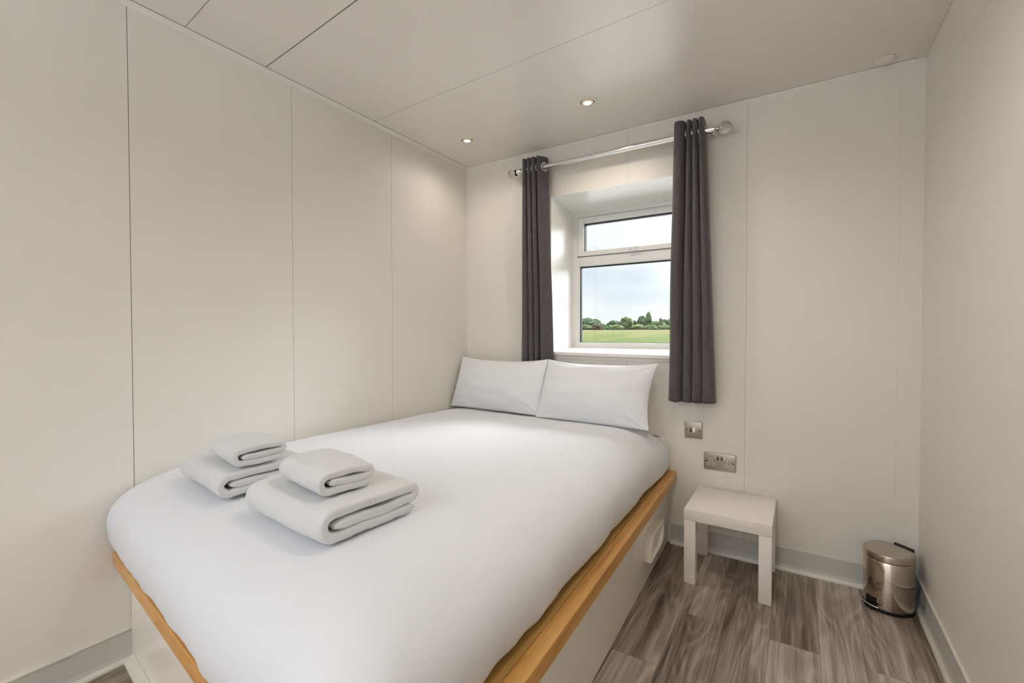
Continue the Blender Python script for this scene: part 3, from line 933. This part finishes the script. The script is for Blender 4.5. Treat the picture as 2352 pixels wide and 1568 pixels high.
# added fill uplighter, unseen behind the camera: its light comes back off the ceiling
fl = thing('added_fill_lamp', 'added slim white fill uplighter in the rear of the room, unseen', 'added fill lamp', (.95, -4.7, 0))
bm = bmesh.new(); lathe(bm, [(0, .0005), (.13, .0005), (.13, .012), (.02, .02), (0, .02)], 40); mesh_obj('base', bm, M['trim'], fl, 40)
bm = bmesh.new(); tube(bm, [(0, 0, .015), (0, 0, 1.60)], .012, 12); mesh_obj('pole', bm, M['trim'], fl, 40)
bm = bmesh.new(); lathe(bm, [(0, 1.59), (.03, 1.595), (.10, 1.63), (.17, 1.70), (.166, 1.70), (.10, 1.638), (.03, 1.603), (0, 1.60)], 48); mesh_obj('lamp_shade', bm, M['trim'], fl, 180)
l = bpy.data.lights.new('fill_uplight', 'AREA'); l.shape = 'DISK'; l.size = .28; l.energy = 122; l.color = (.785, .875, 1.0)
lo = bpy.data.objects.new('fill_uplight', l); link(lo, fl); lo.location = (0, 0, 1.69); lo.rotation_euler = (pi, 0, 0)

# ------------------------------------------------------------------ outdoors
bm = bmesh.new()
prev = None
for y, z in ((.45, -.75), (40, -.70), (70, -.58), (120, .62), (184, 2.26), (450, 3.9), (700, 4.1)):
    a, b = bm.verts.new((-400, y, z)), bm.verts.new((260, y, z))
    if prev: bm.faces.new((prev[0], prev[1], b, a))
    prev = (a, b)
pv = bmesh.new(); box(pv, -6, 8, .46, 7.5, -.75, -.69)  # pale slab added below the view to bounce daylight onto soffit and ceiling
M['bounce_slab'] = plain('pale_bounce_slab', srgb(196, 193, 187), .8, var=.12, scale=6)
structure(mesh_obj('ground_bounce_slab', pv, M['bounce_slab']), 'added pale bounce slab outside the window wall, unseen')
structure(mesh_obj('ground', bm, M['grass']), 'sunlit meadow of tall green grass outside the window')

CAM = Vector((1.90770865, -2.45010893, 1.09907038))
def at_dir(px, Y):
    """x on the far field for a bearing given as the slope seen at the window"""
    return px
def blob_tree(name, label, x, y, zb, width, height, mat, seed, trunk=True, n=9, shape='round', group=None):
    r = random.Random(seed)
    t = thing(name, label, 'tree' if 'tree' in name else 'bush', (x, y, zb), 0, group)
    bm = bmesh.new()
    base = .16 if trunk else .0
    for i in range(n):
        f = r.random()
        if shape == 'tall':
            h = base + (1 - base) * (.12 + .82 * i / n); wr = (1 - abs(2 * (i / n) - .85) * .55) * .42
        elif shape == 'open':
            h = base + (1 - base) * (.3 + .6 * r.random()); wr = .3
        else:
            h = base + (1 - base) * (.15 + .6 * r.random()); wr = .42 * (1.15 - h * .6)
        ang = r.random() * 2 * pi; rad = r.random() ** .5 * width * .5 * (1 - wr) * (.4 if shape == 'tall' else 1)
        sz = width * wr * (.75 + .5 * r.random())
        sv = min(sz * (.9 + .3 * r.random()), max(.2, (h * height) * .9 + .3)) if shape != 'tall' else height * .16
        b2 = bmesh.new(); bmesh.ops.create_icosphere(b2, subdivisions=4, radius=1)
        vm = {}
        for v in b2.verts:
            k = 1 + .28 * noise.noise(v.co * 2.2 + Vector((seed * 3.1 + i, 0, 0))) + .24 * noise.noise(v.co * 5.5 + Vector((i * 7, seed, 0))) + .16 * noise.noise(v.co * 13 + Vector((i * 3, seed, 4)))
            co = Vector((v.co.x * sz * k + rad * cos(ang), v.co.y * sz * k + rad * sin(ang), max(.02, h * height + v.co.z * sv * k)))
            vm[v.index] = bm.verts.new(co)
        for f_ in b2.faces: bm.faces.new([vm[v.index] for v in f_.verts])
        b2.free()
    top = max(v.co.z for v in bm.verts)
    for v in bm.verts: v.co.z *= height / top
    mesh_obj('crown', bm, M[mat], t, 180)
    if trunk:
        bm = bmesh.new(); tube(bm, [(0, 0, -.2), (.05, 0, height * .2), (0, .05, height * .45)], [width * .045, width * .035, width * .02], 8)
        mesh_obj('trunk', bm, M['bark'], t, 180)
    return t
# bearings as x per metre of depth, measured from the camera; depth 200 m
def bx(px):                       # picture column -> x on the far plane (solved once from the camera's heading)
    a = math.atan((px - 1176) / 1046.97)
    th = .563307 - a
    return CAM.x - math.tan(th) * (Y_ - CAM.y)
def mpp(px): return (Y_ - CAM.y) / cos(.563307) / 1046.97 * 1.02   # metres per pixel, near enough
Y_ = 205
rows = [
 ('broadleaf_tree', 'broad dark green tree mass at the window frame edge of the treeline', 1344, 62, 25, 'leaf_dark', 'round', 14),
 ('broadleaf_tree', 'dark rounded tree sloping down from the treeline end by the window frame', 1369, 40, 19, 'leaf_dark', 'round', 10),
 ('broadleaf_tree', 'low dark tree with a small tuft on top, in the middle gap of the treeline', 1408, 26, 19, 'leaf_dark', 'round', 9),
 ('broadleaf_tree', 'slim pale tree standing close against the open-crowned one', 1429, 9, 24, 'leaf_mid', 'tall', 7),
 ('open_crowned_tree', 'pale open-crowned tree with a bare trunk at mid treeline', 1442, 19, 26, 'leaf_pale', 'open', 10),
 ('broadleaf_tree', 'dark bushy tree right beside the tallest tree', 1474, 18, 27, 'leaf_dark', 'round', 10),
 ('slender_tree', 'tallest slender light green tree rising above the treeline', 1488.5, 12.5, 34, 'leaf_mid', 'tall', 9),
 ('broadleaf_tree', 'mid green tree of even height at the curtain end of the treeline', 1508, 28, 17, 'leaf_mid', 'round', 10),
 ('broadleaf_tree', 'dark tree partly hidden by the curtain edge', 1537, 34, 20, 'leaf_dark', 'round', 10),
 ('broadleaf_tree', 'small upright tree poking above the hedge near the curtain', 1518, 8, 22, 'leaf_mid', 'tall', 6),
 ('broadleaf_tree', 'dark tree between the open-crowned tree and the tallest tree', 1459, 14, 18, 'leaf_dark', 'round', 8),
]
depth = [300, 272, 285, 226, 214, 318, 244, 262, 336, 230, 296]
for i, (nm, lb, px, w, h, mat, shp, n) in enumerate(rows):
    Y_ = depth[i]; s = mpp(px)
    blob_tree(nm, lb, bx(px), Y_, CAM.z + .0063 * (Y_ + 2.45), w * s, h * s, mat, 11 + i, True, n, shp, 'trees along the far edge of the meadow')
Y_ = 192
hrows = [
 ('pale green bush low in front of the broad dark tree mass', 1352, 36, 12, 'leaf_mid'),
 ('rusty brown bush in front of the sloping dark tree', 1373, 17, 13, 'leaf_rust'),
 ('light green mounded bush left of the open-crowned tree', 1417, 22, 11, 'leaf_pale'),
 ('dark green low bush beside the rusty brown bush', 1395, 24, 10, 'leaf_mid'),
 ('rounded light green bush below the dark bushy tree', 1465, 24, 11, 'leaf_pale'),
 ('low dark hedge bush below the tallest tree', 1494, 28, 9, 'leaf_mid'),
 ('yellowish bush near the curtain at the meadow edge', 1523, 14, 9, 'leaf_pale'),
 ('green bush touching the curtain edge at the meadow', 1541, 22, 11, 'leaf_mid'),
 ('low wide bush seen under the bare trunk of the open-crowned tree', 1440, 34, 7, 'leaf_mid'),
 ('low bush filling the hedge between the tallest tree and the yellowish bush', 1508, 24, 8, 'leaf_dark'),
]
hdepth = [204, 186, 190, 196, 188, 199, 187, 192, 240, 207]
for i, (lb, px, w, h, mat) in enumerate(hrows):
    Y_ = hdepth[i]; s = mpp(px)
    blob_tree('hedge_bush', lb, bx(px), Y_, CAM.z + .0063 * (Y_ + 2.45), w * s, h * s, mat, 41 + i, False, 7, 'round', 'bushes along the far edge of the meadow')

# the treeline carries on to both sides, past what the window shows
bm = bmesh.new(); r = random.Random(5); Y_ = 372
for px in list(range(820, 1325, 30)) + list(range(1562, 2330, 34)):
    w = r.uniform(5, 9); h = r.uniform(3.5, 8)
    b2 = bmesh.new(); bmesh.ops.create_icosphere(b2, subdivisions=3, radius=1)
    vm = {}
    for v in b2.verts:
        k = 1 + .3 * noise.noise(v.co * 2.2 + Vector((px, 0, 0))) + .22 * noise.noise(v.co * 6 + Vector((px, 3, 0)))
        vm[v.index] = bm.verts.new((bx(px) + v.co.x * w * k, Y_ + v.co.y * w * k, CAM.z + .0063 * (Y_ + 2.45) + max(-.5, h * .45 + v.co.z * h * .6 * k)))
    for f_ in b2.faces: bm.faces.new([vm[v.index] for v in f_.verts])
    b2.free()
tag(mesh_obj('treeline', bm, M['leaf_dark'], None, 180), 'distant dark green woodland carrying on past both sides of the window', 'trees', None, 'stuff')

# ------------------------------------------------------------------ sky
wd = bpy.data.worlds.new('overcast_sky'); sc.world = wd; wd.use_nodes = True
nt = wd.node_tree; nt.nodes.clear()
def wn(t, **k):
    n = nt.nodes.new(t)
    for a, b in k.items(): setattr(n, a, b)
    return n
wo = wn('ShaderNodeOutputWorld'); bg = wn('ShaderNodeBackground')
tc = wn('ShaderNodeTexCoord'); sp = wn('ShaderNodeSeparateXYZ'); nt.links.new(tc.outputs['Generated'], sp.inputs[0])
mp = wn('ShaderNodeMapping'); mp.inputs['Scale'].default_value = (2.2, 2.2, 7); nt.links.new(tc.outputs['Generated'], mp.inputs[0])
nz = wn('ShaderNodeTexNoise'); nz.inputs['Scale'].default_value = 1.6; nz.inputs['Detail'].default_value = 5; nt.links.new(mp.outputs[0], nz.inputs['Vector'])
cr = wn('ShaderNodeValToRGB'); nt.links.new(nz.outputs['Fac'], cr.inputs[0])
e = cr.color_ramp.elements
e[0].position = .38; e[0].color = (.72, .80, .90, 1); e[1].position = .58; e[1].color = (.97, .985, 1.0, 1)
# an overcast sky is about three times brighter overhead than at the horizon
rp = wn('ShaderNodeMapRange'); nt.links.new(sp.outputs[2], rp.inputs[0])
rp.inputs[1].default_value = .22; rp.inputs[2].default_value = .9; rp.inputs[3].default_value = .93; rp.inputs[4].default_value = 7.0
# the sun behind the cloud: a broad bright patch high up to one side
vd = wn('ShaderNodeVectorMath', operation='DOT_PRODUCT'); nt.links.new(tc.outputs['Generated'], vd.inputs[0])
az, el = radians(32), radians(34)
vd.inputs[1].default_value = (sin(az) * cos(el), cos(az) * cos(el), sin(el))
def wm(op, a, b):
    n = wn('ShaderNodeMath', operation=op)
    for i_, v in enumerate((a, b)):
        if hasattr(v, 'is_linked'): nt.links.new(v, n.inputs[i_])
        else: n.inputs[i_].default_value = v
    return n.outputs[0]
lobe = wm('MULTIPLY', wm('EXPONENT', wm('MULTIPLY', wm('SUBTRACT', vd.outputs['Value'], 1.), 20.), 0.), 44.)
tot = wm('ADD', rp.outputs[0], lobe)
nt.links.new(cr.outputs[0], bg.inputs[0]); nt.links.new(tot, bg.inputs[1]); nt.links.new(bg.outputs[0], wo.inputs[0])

# ------------------------------------------------------------------ camera
cam = bpy.data.cameras.new('camera'); co_ = bpy.data.objects.new('camera', cam); C.objects.link(co_)
yaw, pit, rol = .563307, -.01928, -.000868
fwd = Vector((-sin(yaw) * cos(pit), cos(yaw) * cos(pit), sin(pit)))
rgt = Vector((cos(yaw), sin(yaw), 0)); upv = rgt.cross(fwd)
r3 = rgt * cos(rol) + upv * sin(rol); u3 = upv * cos(rol) - rgt * sin(rol)
mw = Matrix((r3, u3, -fwd)).transposed().to_4x4(); mw.translation = CAM
co_.matrix_world = mw
cam.sensor_width = 36; cam.lens = 36 * 1046.97 / 2352; cam.clip_start = .02; cam.clip_end = 2000
sc.camera = co_

sc.view_settings.view_transform = 'Standard'; sc.view_settings.look = 'None'
sc.view_settings.gamma = 1; sc.view_settings.use_curve_mapping = False
sc.view_settings.exposure = 0.23
sc.cycles.max_bounces = 9; sc.cycles.diffuse_bounces = 6; sc.cycles.glossy_bounces = 4; sc.cycles.transparent_max_bounces = 8
sc.cycles.transmission_bounces = 6
sc.cycles.use_adaptive_sampling = True; sc.cycles.adaptive_threshold = .08; sc.cycles.adaptive_min_samples = 16
sc.cycles.caustics_reflective = False; sc.cycles.caustics_refractive = False
sc.cycles.sample_clamp_indirect = 6
sc.cycles.use_denoising = True
